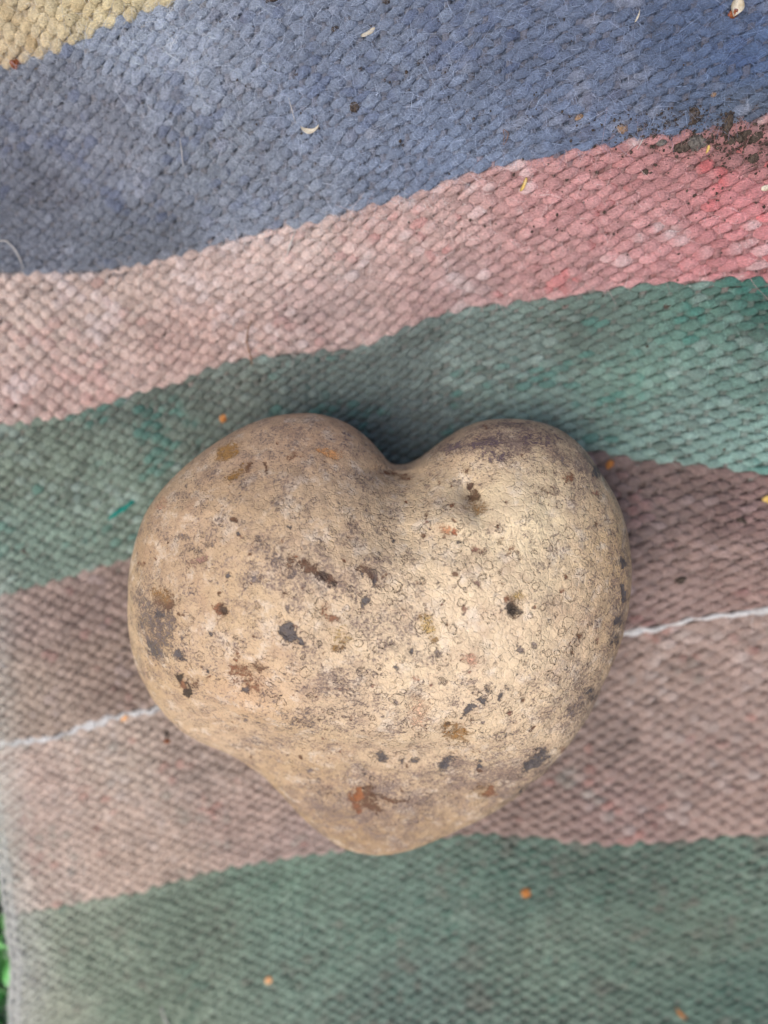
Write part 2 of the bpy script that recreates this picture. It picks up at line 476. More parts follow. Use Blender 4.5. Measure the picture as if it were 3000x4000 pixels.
SEG = 8                                     # segments per full weave period
gx = warp_x(np.arange(warp_no(-0.150), warp_no(XR), 2.0 / SEG))
fuzz_pts = []                               # x, y, z, color, length
row_id = 0
xi = lambda B, x: np.interp(x, XS, B)
ROWS = []
for key, Ba, Bb, n, lab, fz in stripes:
    st = bpy.data.objects.new("stripe", None); COL.objects.link(st); st.parent = rug
    st['label'] = lab
    for r in range(n):
        rr = np.random.default_rng(1000 + row_id)
        f = (r + 0.5) / n
        x = gx
        if key == 'thread':
            yb = xi(B5, x); rs = np.full(len(x), 0.0019)
        else:
            ya, yb2 = xi(Ba, x), xi(Bb, x)
            if Ba is B5: ya = ya - 0.0007
            if Bb is B5: yb2 = yb2 + 0.0007
            yb = ya * (1 - f) + yb2 * f
            rs = (ya - yb2) / n
        keep = x > edge_x(yb) + 0.0006
        x, yb, rs = x[keep], yb[keep], rs[keep]
        ph = np.pi * warp_no(x) + np.pi * row_id + 0.55 * (vnoise(x, yb, 0.012, 11) - 0.5) * 2 + 0.5 * (vnoise(x, yb * 0 + row_id, 0.006, 12) - 0.5)
        u = 0.5 - 0.5 * np.cos(ph)                       # 0 over, 1 under
        if r in (0, n - 1) and key != 'thread': u = u * 0.75          # the border rows lie flatter and closer
        s = 1 - 2 * u ** 1.7
        b = np.floor(ph / (2 * np.pi) + 0.5).astype(int)  # bump index
        jit = rr.random(800); jit2 = rr.random(800); jit3 = rr.random(800); jit4 = rr.random(800)
        bj = b % 800
        size = (0.80 + 0.50 * jit[bj]) * (0.88 + 0.3 * rr.random())
        patch = fbm(x, yb, 0.016, 21)
        if key == 'thread':
            z = 0.0009 + 0.00012 * s
            ry = rs * (0.42 + 0.05 * s + 0.5 * (vnoise(x, yb, 0.007, 19) - .5)); rz = 0.00045 + 0 * s
        else:
            z = 0.00058 * s * (0.75 + 0.5 * patch) + 0.00030 * (jit2[bj] - 0.5)
            ry = rs * (0.50 + 0.18 * s) * size
            rz = (0.00035 + 0.42 * rs * (0.62 + 0.12 * s)) * (0.85 + 0.15 * s) * (0.9 + 0.2 * jit[bj])
        yy = yb + rs * 0.14 * np.sin(ph) + rs * 0.45 * (vnoise(x, yb * 0 + row_id, 0.004, 14) - 0.5)
        # frayed and felted patches of the rug lose their order
        yy = yy + rs * 0.45 * (vnoise(x, yy, 0.0025, 15) - 0.5) * (2.0 if key == 'blue' else 1.0)
        z = z + 0.00055 * (vnoise(x, yy, 0.0019, 16) - 0.5) * (2.0 if key == 'blue' else 0.9)
        P = np.stack([x, yy, z + rug_h(x, yy)], -1)
        if key == 'thread':
            c = np.tile(lin((226, 226, 226)), (len(x), 1)) * 1.0 * (0.8 + 0.3 * jit3[bj])[:, None]
        else:
            c = dye_color(key, x, yy)
            c = c * (0.82 + 0.26 * jit3[bj] + 0.14 * (vnoise(x, yy, 0.0012, 34) - 0.5))[:, None] * (0.90 + 0.2 * fbm(x, yy, 0.010, 33))[:, None]
            for ai, (ac, th, am) in enumerate(ACC[key]):
                nn = 0.40 * vnoise(x, yy, 0.010, 200 + ai * 7) + 0.25 * np.random.default_rng(5000 + ai * 977 + row_id).random(800)[bj] + 0.35 * vnoise(x, yy * 2.2, 0.0028, 300 + ai * 7)
                if key == 'pink' and ai != 1: am = am * (0.25 + 0.75 * sstep(-0.03, 0.07, x))
                w = am * 0.75 * sstep(th - 0.14, th + 0.02, nn)
                tone = lin(ac) * (GAIN * 0.9)
                c = c * (1 - w)[:, None] + tone[None, :] * w[:, None]
        # the edge of the rug is worn pale
        we = 0.75 * sstep(0.015, 0.0, x - edge_x(yy)) * sstep(0.0, -0.03, yy)
        c = c * (1 - we)[:, None] + lin((214, 216, 208)) * we[:, None]
        c = np.clip(c, 0.01, 0.85)
        V, F = tube(P, ry, rz, 8)
        cv = np.repeat(c, 8, 0)
        me = mesh_from("weft_yarn", V, F, WOOL, cv)
        o = link("weft_yarn", me, st)
        if key == 'thread':
            o['label'] = "white weft yarn"
        # roots of the loose fibres
        m = rr.random(len(x)) < 0.98
        up = z > 0
        sel = np.where(m & up)[0]
        if key != 'blue':
            sel = sel[(yy[sel] > -0.02) | (rr.random(len(sel)) < 0.3)]
        for rep in range(10 if key == 'blue' else 4):
            q = P[sel] + np.stack([rr.normal(0, 0.0005, len(sel)), rr.normal(0, 0.0005, len(sel)), rz[sel] * 0.9], -1)
            fuzz_pts.append(np.concatenate([q, c[sel], np.full((len(sel), 1), fz)], 1))
        row_id += 1

# warp threads seen between the stitches
k = 0
ys = np.linspace(xi(B7, 0.0) - 0.01, 0.125, 90)
for i in range(math.floor(warp_no(-0.130)), math.floor(warp_no(XR))):
    x0 = float(warp_x(i))
    x = x0 + 0.0003 * (vnoise(ys, ys * 0 + i, 0.01, 40) - 0.5)
    top = min(xi(B0, x0), 0.135)
    bot = xi(B7, x0)
    m = (x > edge_x(ys) + 0.0012) & (ys < top) & (ys > bot)
    if m.sum() < 5: continue
    P = np.stack([x[m], ys[m], rug_h(x[m], ys[m]) + 0.00003], -1)
    V, F = tube(P, 0.00080, 0.00042, 8)
    wc = np.tile(lin((140, 128, 126)), (len(P), 1))
    for key, Ba, Bb, n, lab, fz in stripes:
        if key == 'thread': continue
        inn = (P[:, 1] <= xi(Ba, x0)) & (P[:, 1] > xi(Bb, x0))
        if inn.any(): wc[inn] = 0.30 * wc[inn] + 0.52 * dye_color(key, P[inn, 0], P[inn, 1])
    link("warp_thread", mesh_from("warp_thread", V, F, WOOL, np.repeat(wc, 8, 0)), rug)

# felted lint packed between the yarns, seen at the bottom of the gaps
bx = np.linspace(0, 1, 150); by = np.linspace(0, 1, 190)
BX, BY = np.meshgrid(bx, by, indexing='ij')
yb_ = -0.155 + 0.265 * BY
xb_ = edge_x(yb_) + 0.0012 + (XR - 0.001 - edge_x(yb_)) * BX
top_, bot_ = xi(B0, xb_), xi(B7, xb_)
yb_ = np.clip(yb_, bot_ + 0.0005, top_ - 0.0005)
pb = np.stack([xb_, yb_, rug_h(xb_, yb_) - 0.00055], -1).reshape(-1, 3)
bc = np.tile(lin((100, 92, 90)), (len(pb), 1))
for key, Ba, Bb, n, lab, fz in stripes:
    if key == 'thread': continue
    inn = (pb[:, 1] <= xi(Ba, pb[:, 0])) & (pb[:, 1] > xi(Bb, pb[:, 0]))
    if inn.any(): bc[inn] = 0.75 * dye_color(key, pb[inn, 0], pb[inn, 1])
ii = np.arange(150 * 190).reshape(150, 190)
bf = np.stack([ii[:-1, :-1], ii[1:, :-1], ii[1:, 1:], ii[:-1, 1:]], -1).reshape(-1, 4)
link("felted_core", mesh_from("felted_core", pb, bf, WOOL, bc), rug)

# twisted pale cord that binds the left edge
ysd = np.linspace(ep[0, 1] - 0.03, 0.13, 520)
for cidx, (dx, amp) in enumerate(((0.0002, 0.00045), (0.0019, 0.0003))):
    for strand in range(2):
        a = ysd / 0.0060 * 2 * np.pi + strand * np.pi + cidx + 5 * vnoise(ysd, ysd * 0, 0.012, 57)
        xe = edge_x(ysd)
        P = np.stack([xe + dx + amp * np.cos(a) + 0.0005 * (vnoise(ysd, ysd * 0, 0.006, 50 + cidx) - .5), ysd, rug_h(xe, ysd) + 0.0006 + amp * np.sin(a)], -1)
        rad = 0.00068 * (0.85 + 0.3 * vnoise(ysd, ysd * 0 + strand, 0.003, 52))
        V, F = tube(P, rad, rad, 8)
        cc = lin((214, 216, 210))[None, :] * (0.85 + 0.3 * vnoise(ysd, ysd * 0 + strand, 0.004, 53))[:, None]
        sel = np.arange(len(P)); rc = np.random.default_rng(60 + cidx)
        for rep in range(5):
            fuzz_pts.append(np.concatenate([P + rc.normal(0, 0.0004, P.shape) + [0, 0, 0.0004], cc, np.full((len(P), 1), 1.0)], 1))
        link("edge_cord", mesh_from("edge_cord", V, F, WOOL, np.repeat(cc, 8, 0)), rug)

# loose fibres standing off the wool
FP = np.concatenate(fuzz_pts, 0)
r = np.random.default_rng(77)
take = r.random(len(FP)) < 0.9
FP = FP[take]
nf = len(FP)
def hairs(root, col, length, width, lift, r, seg=3):
    n = len(root)
    a = r.random(n) * 2 * np.pi
    d = np.stack([np.cos(a), np.sin(a), lift * (0.3 + r.random(n))], -1); d /= np.linalg.norm(d, axis=1)[:, None]
    bend = r.normal(0, 1, (n, 3)) * 1.3; bend[:, 2] -= 0.6
    t = np.linspace(0, 1, seg)
    P = root[:, None, :] + length[:, None, None] * (d[:, None, :] * t[None, :, None] + 0.5 * bend[:, None, :] * (t ** 2)[None, :, None])
    side = np.cross(d, r.normal(0, 1, (n, 3))); side /= np.linalg.norm(side, axis=1)[:, None]
    w = width[:, None, None] * (1 - 0.6 * t)[None, :, None]
    L = P - side[:, None, :] * w; R = P + side[:, None, :] * w
    V = np.stack([L, R], 2).reshape(n, seg * 2, 3)
    base = (np.arange(n) * seg * 2)[:, None, None]
    q = np.array([[2 * i, 2 * i + 1, 2 * i + 3, 2 * i + 2] for i in range(seg - 1)])[None]
    F = (base + q).reshape(-1, 4)
    return V.reshape(-1, 3), F, np.repeat(col, seg * 2, 0)
ln = 0.0006 + 0.0018 * r.random(nf) ** 2.0 + 0.0016 * (r.random(nf) < 0.02)
V, F, C = hairs(FP[:, :3], np.clip((0.78 * FP[:, 3:6] + 0.22 * FP[:, 3:6].mean(1, keepdims=True)) * (1.1 + 1.1 * r.random((nf, 1)) ** 2), 0, 0.85), ln * FP[:, 6], 0.000020 + 0.000018 * r.random(nf), 1.0, r)
fz = link("wool_fuzz", mesh_from("wool_fuzz", V, F, FUZZ, C), rug)
fz['kind'] = 'stuff'; fz['label'] = "loose fibres standing off the wool"
print("rows", row_id, "fuzz", nf)

# ------------------------------------------------------------------ the potato
OUT = np.array([(845,1012),(820,975),(790,945),(760,922),(730,908),(700,898),(660,893),(620,896),(580,902),(540,915),(500,935),(460,960),(425,985),(390,1015),(360,1045),(335,1075),(315,1105),(300,1145),(288,1185),(280,1225),(277,1265),(276,1310),(278,1350),(284,1395),(294,1435),(308,1470),(325,1500),(345,1530),(372,1560),(400,1585),(435,1605),(470,1618),(505,1635),(540,1655),(570,1680),(595,1705),(620,1732),(650,1765),(690,1800),(730,1828),(770,1843),(815,1848),(855,1845),(890,1835),(930,1820),(970,1803),(1010,1785),(1050,1765),(1090,1740),(1130,1710),(1170,1675),(1205,1640),(1235,1600),(1262,1560),(1285,1520),(1305,1475),(1325,1430),(1342,1385),(1354,1340),(1362,1290),(1366,1240),(1362,1190),(1354,1140),(1342,1100),(1325,1065),(1300,1025),(1275,985),(1245,952),(1205,925),(1160,912),(1110,908),(1060,910),(1020,920),(985,938),(955,960),(925,985),(900,1005),(875,1015)], float) * K
ZM = 0.0205                                  # height of the potato's widest girth
CEN_PX = (822, 1370)
cen = on_plane(CEN_PX[0] * K, CEN_PX[1] * K, ZM)[0][:2]
SHRINK = None
NA, NR = 880, 150
ang = np.linspace(0, 2 * np.pi, NA, endpoint=False)
def radial(poly):
    q = poly - cen
    th = np.mod(np.arctan2(q[:, 1], q[:, 0]), 2 * np.pi); rd = np.hypot(q[:, 0], q[:, 1])
    o = np.argsort(th); th, rd = th[o], rd[o]
    th = np.concatenate([th[-3:] - 2 * np.pi, th, th[:3] + 2 * np.pi]); rd = np.concatenate([rd[-3:], rd, rd[:3]])
    return np.interp(ang, th, rd)
op = on_plane(OUT[:, 0], OUT[:, 1], ZM)[:, :2]
Rtgt = radial(op)
def smooth_per(a, sg):
    k = np.arange(-30, 31); g = np.exp(-0.5 * (k / sg) ** 2); g /= g.sum()
    return np.convolve(np.concatenate([a[-30:], a, a[:30]]), g, 'valid')
Rtgt = smooth_per(Rtgt, 4)

def inflate(R):
    """puff the outline up like a cushion: solves the membrane equation inside it"""
    G = 210; half = 0.062
    gx_ = np.linspace(-half, half, G); hh = gx_[1] - gx_[0]
    X, Y = np.meshgrid(gx_, gx_, indexing='ij')
    th = np.mod(np.arctan2(Y, X), 2 * np.pi)
    ins = np.hypot(X, Y) < np.interp(th, np.append(ang, 2 * np.pi), np.append(R, R[0]))
    U = np.where(ins, 0.0006, 0.0)
    par = (np.add.outer(np.arange(G), np.arange(G)) % 2).astype(bool)
    w = 1.97
    m0, m1 = (ins & par), (ins & ~par)
    for it in range(420):
        for m in (m0, m1):
            nb = np.zeros_like(U)
            nb[1:-1, 1:-1] = (U[2:, 1:-1] + U[:-2, 1:-1] + U[1:-1, 2:] + U[1:-1, :-2] + 4 * hh * hh) * 0.25
            U = np.where(m, U + w * (nb - U), U)
    return gx_, U
def sample(gx_, U, x, y):
    hh = gx_[1] - gx_[0]; G = len(gx_)
    u = np.clip((x - gx_[0]) / hh, 0, G - 1.001); v = np.clip((y - gx_[0]) / hh, 0, G - 1.001)
    i = u.astype(int); j = v.astype(int); fu = u - i; fv = v - j
    return U[i, j] * (1 - fu) * (1 - fv) + U[i + 1, j] * fu * (1 - fv) + U[i, j + 1] * (1 - fu) * fv + U[i + 1, j + 1] * fu * fv

def potato_surface(R, full=True):
    gx_, U = inflate(R)
    phi = (np.arange(NR) + 0.5) / NR * (np.pi / 2)
    # top rings from the pole to the rim, then bottom rings back to the pole
    t = np.sin(phi)
    X = t[:, None] * R[None, :] * np.cos(ang)[None, :]; Y = t[:, None] * R[None, :] * np.sin(ang)[None, :]
    u = np.maximum(sample(gx_, U, X, Y), 0)
    # near the rim the grid is coarse: use the analytic fall-off of a cushion there
    rim = (1 - t)[:, None] * R[None, :]
    ii = NR - 22
    uref = u[ii] / np.maximum(rim[ii] * (1 + t[ii]), 1e-9)
    un = uref[None, :] * rim * (1 + t)[:, None]
    wgt = sstep(t[ii] - 0.02, t[ii], t)[:, None]
    u = u * (1 - wgt) + un * wgt
    s = np.sqrt(np.maximum(u, 0))
    return X, Y, s, t
def disp_xy(X, Y, Z):
    p = np.stack([(X + cen[0]).ravel(), (Y + cen[1]).ravel(), Z.ravel()], -1)
    a, b = to_px(p)
    return a.reshape(X.shape) / K, b.reshape(X.shape) / K

def shape_top(X, Y, s):
    # the body is lower at its tip, fuller at the right shoulder
    Hs = 0.0235 * (s / 0.0405) ** 0.97
    Z = ZM + Hs
    a, b = disp_xy(X, Y, Z)
    g = lambda cx, cy, rx, ry=None, rot=0.0: gau(a, b, cx, cy, rx, ry, rot)
    f = sstep(0.0, 0.012, Hs)
    dz = np.zeros_like(Z)
    low = 1 - 0.50 * sstep(1380, 1880, b) * sstep(1400, 950, a) - 0.22 * sstep(1120, 900, b) * sstep(860, 700, a)
    Z = ZM + Hs * low
    dz += 0.0030 * g(1150, 1250, 150, 220)                  # right shoulder
    dz += 0.0022 * g(600, 1180, 150, 130)                   # left lobe
    dz += -0.0040 * g(870, 1060, 55, 80) - 0.0030 * g(850, 1022, 34, 12) - 0.0009 * g(900, 1170, 160, 26, 0.05)                   # trough running down from the notch
    dz += -0.0028 * g(1020, 1078, 16, 30, -0.5)              # eye of the right lobe
    dz += -0.0016 * g(1030, 1050, 60, 35, 0.4)
    dz += 0.0012 * g(945, 1120, 40, 26)
    dz += 0.0014 * g(1110, 1085, 42, 40)
    dz += -0.0009 * g(968, 1148, 16, 10)
    dz += -0.0012 * g(486, 1316, 11, 13)                    # pinhole eye
    dz += 0.0004 * g(486, 1316, 28, 28)
    dz += -0.0026 * g(530, 1640, 75, 46, 0.6)              # hollow behind the tip
    dz += -0.0016 * g(530, 1470, 45, 30, 0.3)
    dz += 0.0012 * g(560, 1560, 70, 24, 0.35)
    dz += -0.0012 * g(790, 1730, 50, 12, 0.05)              # crease of the bottom eye
    dz += 0.0014 * g(900, 1600, 110, 60) - 0.0011 * g(800, 1672, 150, 22, 0.06)
    dz += 0.0010 * g(820, 1790, 90, 30)
    dz += -0.0007 * g(625, 1368, 15, 15)
    dz += -0.0010 * g(1108, 1312, 9, 10)
    dz += -0.0008 * g(398, 1478, 12, 16, 0.6)
    dz += -0.0008 * g(905, 1545, 26, 30)
    dz += 0.0022 * (fbm(X, Y, 0.022, 61, 2) - 0.5) + 0.0013 * (fbm(X, Y, 0.006, 62, 3) - 0.5) + 0.00035 * (fbm(X, Y, 0.0013, 63, 2) - 0.5)
    Z = Z + dz * f
    return Z

R = Rtgt.copy()
# rays of the close camera graze the rim above the girth: fit the outline as seen
for it in range(3):
    X, Y, s, t = potato_surface(R)
    Z = shape_top(X, Y, s)
    p = np.stack([(X + cen[0]).ravel(), (Y + cen[1]).ravel(), Z.ravel()], -1)
    px, py = to_px(p)
    pr = on_plane(px, py, ZM)[:, :2] - cen
    th = np.mod(np.arctan2(pr[:, 1], pr[:, 0]), 2 * np.pi); rd = np.hypot(pr[:, 0], pr[:, 1])
    kbin = np.minimum((th / (2 * np.pi) * NA).astype(int), NA - 1)
    seen = np.zeros(NA); np.maximum.at(seen, kbin, rd)
    bad = seen < 0.2 * Rtgt
    seen[bad] = np.interp(ang[bad], ang[~bad], seen[~bad])
    seen = np.maximum(seen, np.maximum(np.roll(seen, 1), np.roll(seen, -1)) * 0.995)
    R = R * smooth_per(np.clip(Rtgt / seen, 0.85, 1.08), 5)
X, Y, s, t = potato_surface(R)
Z = shape_top(X, Y, s)
X2, Y2, s2 = X[::4], Y[::4], s[::4]
Sb = ZM - 0.0215 * (s2 / 0.0405) ** 0.75           # flatter belly
Sb = np.maximum(Sb, rug_h(X2 + cen[0], Y2 + cen[1]) + 0.0006)      # the belly settles on the wool
Xa = np.concatenate([X, X2[::-1]]); Ya = np.concatenate([Y, Y2[::-1]]); Za = np.concatenate([Z, Sb[::-1]])
V = np.stack([Xa + cen[0], Ya + cen[1], Za], -1).reshape(-1, 3)
nr = len(Xa)
idx = np.arange(nr * NA).reshape(nr, NA)
A, B = idx[:-1], idx[1:]
F = np.stack([A, B, np.roll(B, -1, 1), np.roll(A, -1, 1)], -1).reshape(-1, 4)
# close both poles with a small quad fan on every other vertex pair
cap = []
for ring, flip in ((idx[0], False), (idx[-1], True)):
    for i in range(1, NA // 2 - 1):
        q = [ring[0], ring[2 * i - 1], ring[2 * i], ring[2 * i + 1]]
        cap.append(q[::-1] if flip else q)
F = np.concatenate([F, np.array(cap)], 0)
a, b = disp_xy(Xa, Ya, Za)
A0, B0_ = a, b
LX, LY = V[:, 0].reshape(a.shape), V[:, 1].reshape(a.shape)
a = A0 + 30 * (fbm(LX, LY, 0.0024, 501, 4) - 0.5); b = B0_ + 30 * (fbm(LX, LY, 0.0024, 502, 4) - 0.5)   # ragged outlines for the stains
topm = np.concatenate([np.ones(NR), np.zeros(nr - NR)])[:, None] * np.ones((1, NA))
G = lambda cx, cy, rx, ry=None, rot=0.0: gau(a, b, cx, cy, rx, ry, rot)

# skin colour: cream shoulders, pinkish brown upper left, yellower right; shading painted in at tip and flanks
skin = np.tile(lin((197, 168, 136)) * 1.0, (nr, NA, 1))
def tint(c, w, gain=1.1):
    global skin
    w = np.clip(w, 0, 1)[..., None]
    skin = skin * (1 - w) + lin(c) * gain * w
tint((172, 138, 114), 0.9 * G(630, 950, 200, 90))
tint((176, 142, 118), 0.5 * G(380, 1130, 80, 100))
tint((190, 160, 132), 0.5 * G(700, 1120, 130, 70))
tint((230, 208, 180), 0.85 * G(1000, 1380, 230, 220))
tint((234, 216, 184), 0.7 * G(1120, 1120, 120, 90))
tint((190, 172, 150), 0.45 * G(1150, 940, 130, 40))
tint((196, 158, 112), 0.55 * G(1330, 1300, 50, 220))
tint((152, 124, 93), 0.9 * G(840, 1790, 230, 80))  # brown, soil-filmed tip, with its shading also put into the colour
tint((160, 134, 104), 0.5 * G(780, 1720, 120, 50))
tint((200, 160, 130), 0.5 * G(540, 1500, 80, 60))
tint((180, 150, 116), 0.6 * G(330, 1450, 60, 120))  # left flank: tan darkened with painted shade
tint((172, 142, 110), 0.6 * G(600, 1680, 110, 60))
tint((170, 140, 116), 0.5 * G(340, 1180, 70, 120))

RUST, OCH, SLATE, BLK, BRN, PNK, ORG, YEL, GRY, PUR = (124, 82, 58), (150, 112, 62), (70, 69, 74), (36, 30, 30), (96, 66, 48), (190, 144, 120), (168, 96, 46), (196, 164, 104), (116, 104, 100), (98, 84, 92)
ST = [  # x, y, rx, ry, rot, amount, colour
 (625,1366,14,17,-0.2,1.25,SLATE),(650,1386,9,5,0.5,0.8,SLATE),(345,1332,9,7,0,0.9,SLATE),(358,1300,24,20,0,0.72,BRN),(352,1285,22,14,0.3,0.6,OCH),
 (340,1385,26,40,0,0.50,GRY),(385,1415,13,10,0,0.85,SLATE),(333,1402,11,12,0,0.75,SLATE),(318,1330,18,44,0,0.55,GRY),(348,1360,36,60,0,0.62,(104,92,90)),(300,1290,14,24,0,0.5,GRY),
 (390,1466,10,8,0.5,1.1,BLK),(408,1492,8,11,-0.2,1.15,BLK),(400,1478,7,6,0,0.9,RUST),(486,1316,7,8,0,1.15,BLK),(478,1318,13,14,0,0.75,RUST),(420,1480,12,12,0,0.5,BRN),
 (790,1300,12,9,0,0.85,SLATE),(802,1240,20,8,0.4,0.85,BRN),(812,1250,6,17,-0.1,0.95,SLATE),(800,1238,10,8,0,0.8,SLATE),(770,1232,14,6,-0.4,0.75,BRN),
 (675,1236,18,9,0.35,0.8,BRN),(705,1250,16,8,0.5,0.85,BRN),(650,1222,10,8,0,0.6,BRN),(715,1262,8,8,0,0.6,BLK),(665,1225,24,14,0.2,0.6,BRN),(625,1215,9,16,0,0.6,BRN),(620,1245,18,14,0,0.5,GRY),(700,1246,12,8,0.3,0.95,BLK),
 (1108,1311,9,11,0,1.2,BLK),(1100,1296,14,8,0,0.7,RUST),(1122,1318,10,4,0.5,0.8,BLK),(1120,1285,16,14,0,0.5,YEL),
 (1148,1652,24,13,-0.5,0.95,SLATE),(1175,1628,12,12,-0.5,0.85,SLATE),(962,1652,10,15,0,0.85,SLATE),(975,1640,14,8,0,0.6,SLATE),(830,1633,14,9,0,0.75,SLATE),(900,1645,8,8,0,0.8,SLATE),(872,1642,8,7,0,0.7,SLATE),(1030,1650,6,5,0,0.8,SLATE),
 (1014,1536,14,5,-0.9,0.95,SLATE),(1040,1508,7,7,0,0.85,SLATE),(1078,1508,8,6,-0.3,0.85,SLATE),(1060,1495,5,5,0,0.7,SLATE),
 (985,1580,30,20,0.3,0.62,(140,100,48)),(962,1566,10,14,0,0.6,(140,100,48)),(964,1563,5,5,0,1.2,BLK),
 (1058,1712,12,9,0,0.85,RUST),(1040,1700,20,14,0,0.45,OCH),(520,1450,26,12,0.2,0.62,RUST),(560,1440,12,14,0,0.6,BRN),(545,1480,40,18,0.3,0.45,RUST),(575,1500,26,26,0,0.35,GRY),(528,1488,8,7,0,0.8,SLATE),(510,1415,8,12,0,0.5,RUST),
 (486,976,28,12,-0.6,0.80,OCH),(508,1022,26,9,-0.5,0.72,OCH),(540,1008,10,5,-0.3,0.8,BRN),(712,976,24,7,0.15,0.78,(196,142,92)),(640,985,22,7,-0.5,0.5,RUST),
 (962,1143,19,11,0.3,0.62,(180,126,92)),(974,1146,6,5,0.5,1.0,(138,74,50)),
 (770,1720,11,12,0,1.1,(142,86,46)),(772,1742,11,7,0,0.75,(130,84,58)),(800,1738,30,9,0.5,0.75,BRN),(840,1726,50,6,0.05,0.6,BRN),(795,1715,12,18,0,0.7,BRN),
 (735,1372,22,22,0,0.42,YEL),(735,1395,16,10,0,0.6,(130,96,40)),(722,1340,14,8,0.2,0.75,RUST),(697,1325,6,10,0,0.75,RUST),(700,1312,8,8,0,0.5,PNK),
 (925,1352,22,14,0.2,0.55,YEL),(935,1378,10,12,0,0.6,(140,104,48)),(915,1335,12,8,0,0.4,OCH),
 (905,1535,24,30,0,0.55,(206,170,142)),(900,1470,10,6,0,0.4,PNK),(1020,1425,14,10,0,0.65,(206,160,136)),
 (1349,1278,4,15,0,1.0,SLATE),(1345,1220,6,9,0,0.8,SLATE),(1335,1345,6,12,0,0.85,SLATE),(1325,1385,10,12,0,0.6,SLATE),(1275,1495,12,20,-0.5,0.6,SLATE),(1240,1535,30,14,-0.9,0.5,GRY),
 (975,965,26,14,-0.6,0.62,PUR),(1045,955,34,14,-0.2,0.62,PUR),(1110,922,70,10,0,0.45,PUR),(1010,1010,14,10,0,0.5,BRN),(1290,1015,12,16,0.6,0.7,SLATE),
 (1018,1052,9,7,0,1.0,(70,44,34)),(1028,1075,14,8,0.9,1.0,(72,46,30)),(1032,1095,24,18,0.8,0.55,OCH),(835,1026,22,6,0.1,0.6,(110,72,50)),(872,1034,16,9,0,0.55,(120,80,54)),
 (1225,1028,14,10,0,0.62,RUST),(1180,1060,26,16,0,0.42,BRN),(1085,1170,10,10,0,0.4,RUST),(1030,1190,16,10,0.5,0.62,(130,92,78)),(1110,1190,8,14,0,0.5,RUST),(945,1285,0.1,0.1,0,0,BRN),(1035,1262,12,6,0.7,0.8,(120,92,84)),
 (565,1160,26,12,-0.2,0.4,GRY),(440,1180,22,9,-0.3,0.62,GRY),(400,1155,26,8,0,0.55,GRY),(595,1205,16,10,0.2,0.6,GRY),(555,1250,12,10,0,0.62,GRY),(430,1210,22,10,-0.4,0.6,(150,116,104)),
 (1120,1400,9,5,0.9,0.8,GRY),(1155,1392,10,5,-0.9,0.7,GRY),(940,1410,8,8,0,0.7,GRY),(690,1700,40,20,0.4,0.35,GRY),(760,1500,50,60,0,0.30,GRY),(1070,1590,60,20,-0.3,0.3,GRY),
 (1180,1690,60,18,-0.7,0.5,(92,74,60)),(1110,1735,60,12,-0.5,0.45,(92,74,60)),(1290,1590,20,40,0.6,0.4,GRY),(650,1560,36,22,0,0.42,GRY),(345,1090,10,14,0.6,0.5,PNK),(1160,945,60,18,0,0.5,PUR),(1210,990,40,20,0.5,0.45,GRY),(1070,985,40,14,-0.2,0.55,PUR),(730,940,60,16,0.2,0.32,PUR),(790,975,30,18,0.6,0.32,PUR),
]
num = np.zeros((nr, NA, 3)); den = np.full((nr, NA), 1e-4); amt = np.zeros((nr, NA))
for cx, cy, rx, ry, rot, am, c in ST:
    if am <= 0: continue
    rx, ry = rx * 1.04 + 0.5, ry * 1.04 + 0.5
    g = am * np.exp(-0.5 * ((((a - cx) * math.cos(rot) + (b - cy) * math.sin(rot)) / rx) ** 2 + ((-(a - cx) * math.sin(rot) + (b - cy) * math.cos(rot)) / ry) ** 2) ** 1.25 * 1.2)
    num += (g ** 4)[..., None] * lin(c); den += g ** 4
    amt = np.maximum(amt, g)
rnd = np.random.default_rng(4)
for _ in range(300):          # small random scabs
    cx, cy = (rnd.uniform(300, 1350), rnd.uniform(910, 1830)) if _ % 5 < 2 else (rnd.normal(800, 230), rnd.normal(1400, 190))
    rr_ = 1.6 + 4.0 * rnd.random() ** 2; c = [SLATE, BRN, RUST, GRY, BRN, (130, 92, 78)][rnd.integers(6)]; am = rnd.uniform(0.55, 0.95)
    g = am * G(cx, cy, rr_ * rnd.uniform(0.7, 1.5), rr_, rnd.uniform(0, 3))
    num += (g ** 4)[..., None] * lin(c); den += g ** 4; amt = np.maximum(amt, g)
stain = num / den[..., None]
amt *= topm
V[:, 2] -= 0.00022 * (sstep(0.62, 1.0, amt) * topm).ravel()        # eyes and scabs are hollows
a, b = A0, B0_
spk = 0.24 + 0 * a
for cx, cy, rx, ry, v in ((720,1480,90,110,0.5),(650,950,170,60,0.45),(1340,1280,35,160,0.6),(1080,1680,190,60,0.75),(790,1740,160,70,0.75),(560,1620,80,40,0.5),(320,1330,60,120,0.45),(1100,950,140,40,0.8),(1250,1000,80,80,0.6),
                          (640,1240,110,60,0.7),(800,1250,70,50,0.6),(480,1030,110,60,0.35),(1240,1520,80,80,0.6),(600,1600,120,50,0.3),(700,1150,200,60,0.35),(820,1340,60,90,0.45)):
    spk = np.maximum(spk, v * G(cx, cy, rx, ry))
spk = spk - 0.25 * G(1080, 1350, 90, 90) - 0.2 * G(1090, 1090, 60, 60)
rg = np.clip(0.35 + 0.75 * G(1000, 1400, 260, 230) + 0.3 * G(640, 1420, 130, 100) - 0.3 * G(640, 960, 190, 90), 0.12, 1)
pm = mesh_from("skin", V, F, skin_material(), None, {'skin': np.clip(skin * np.array([0.955, 0.975, 0.93]), 0, 0.85).reshape(-1, 3), 'stain': stain.reshape(-1, 3), 'stain_amount': amt.ravel(), 'speck': spk.ravel(), 'ring': rg.ravel()})
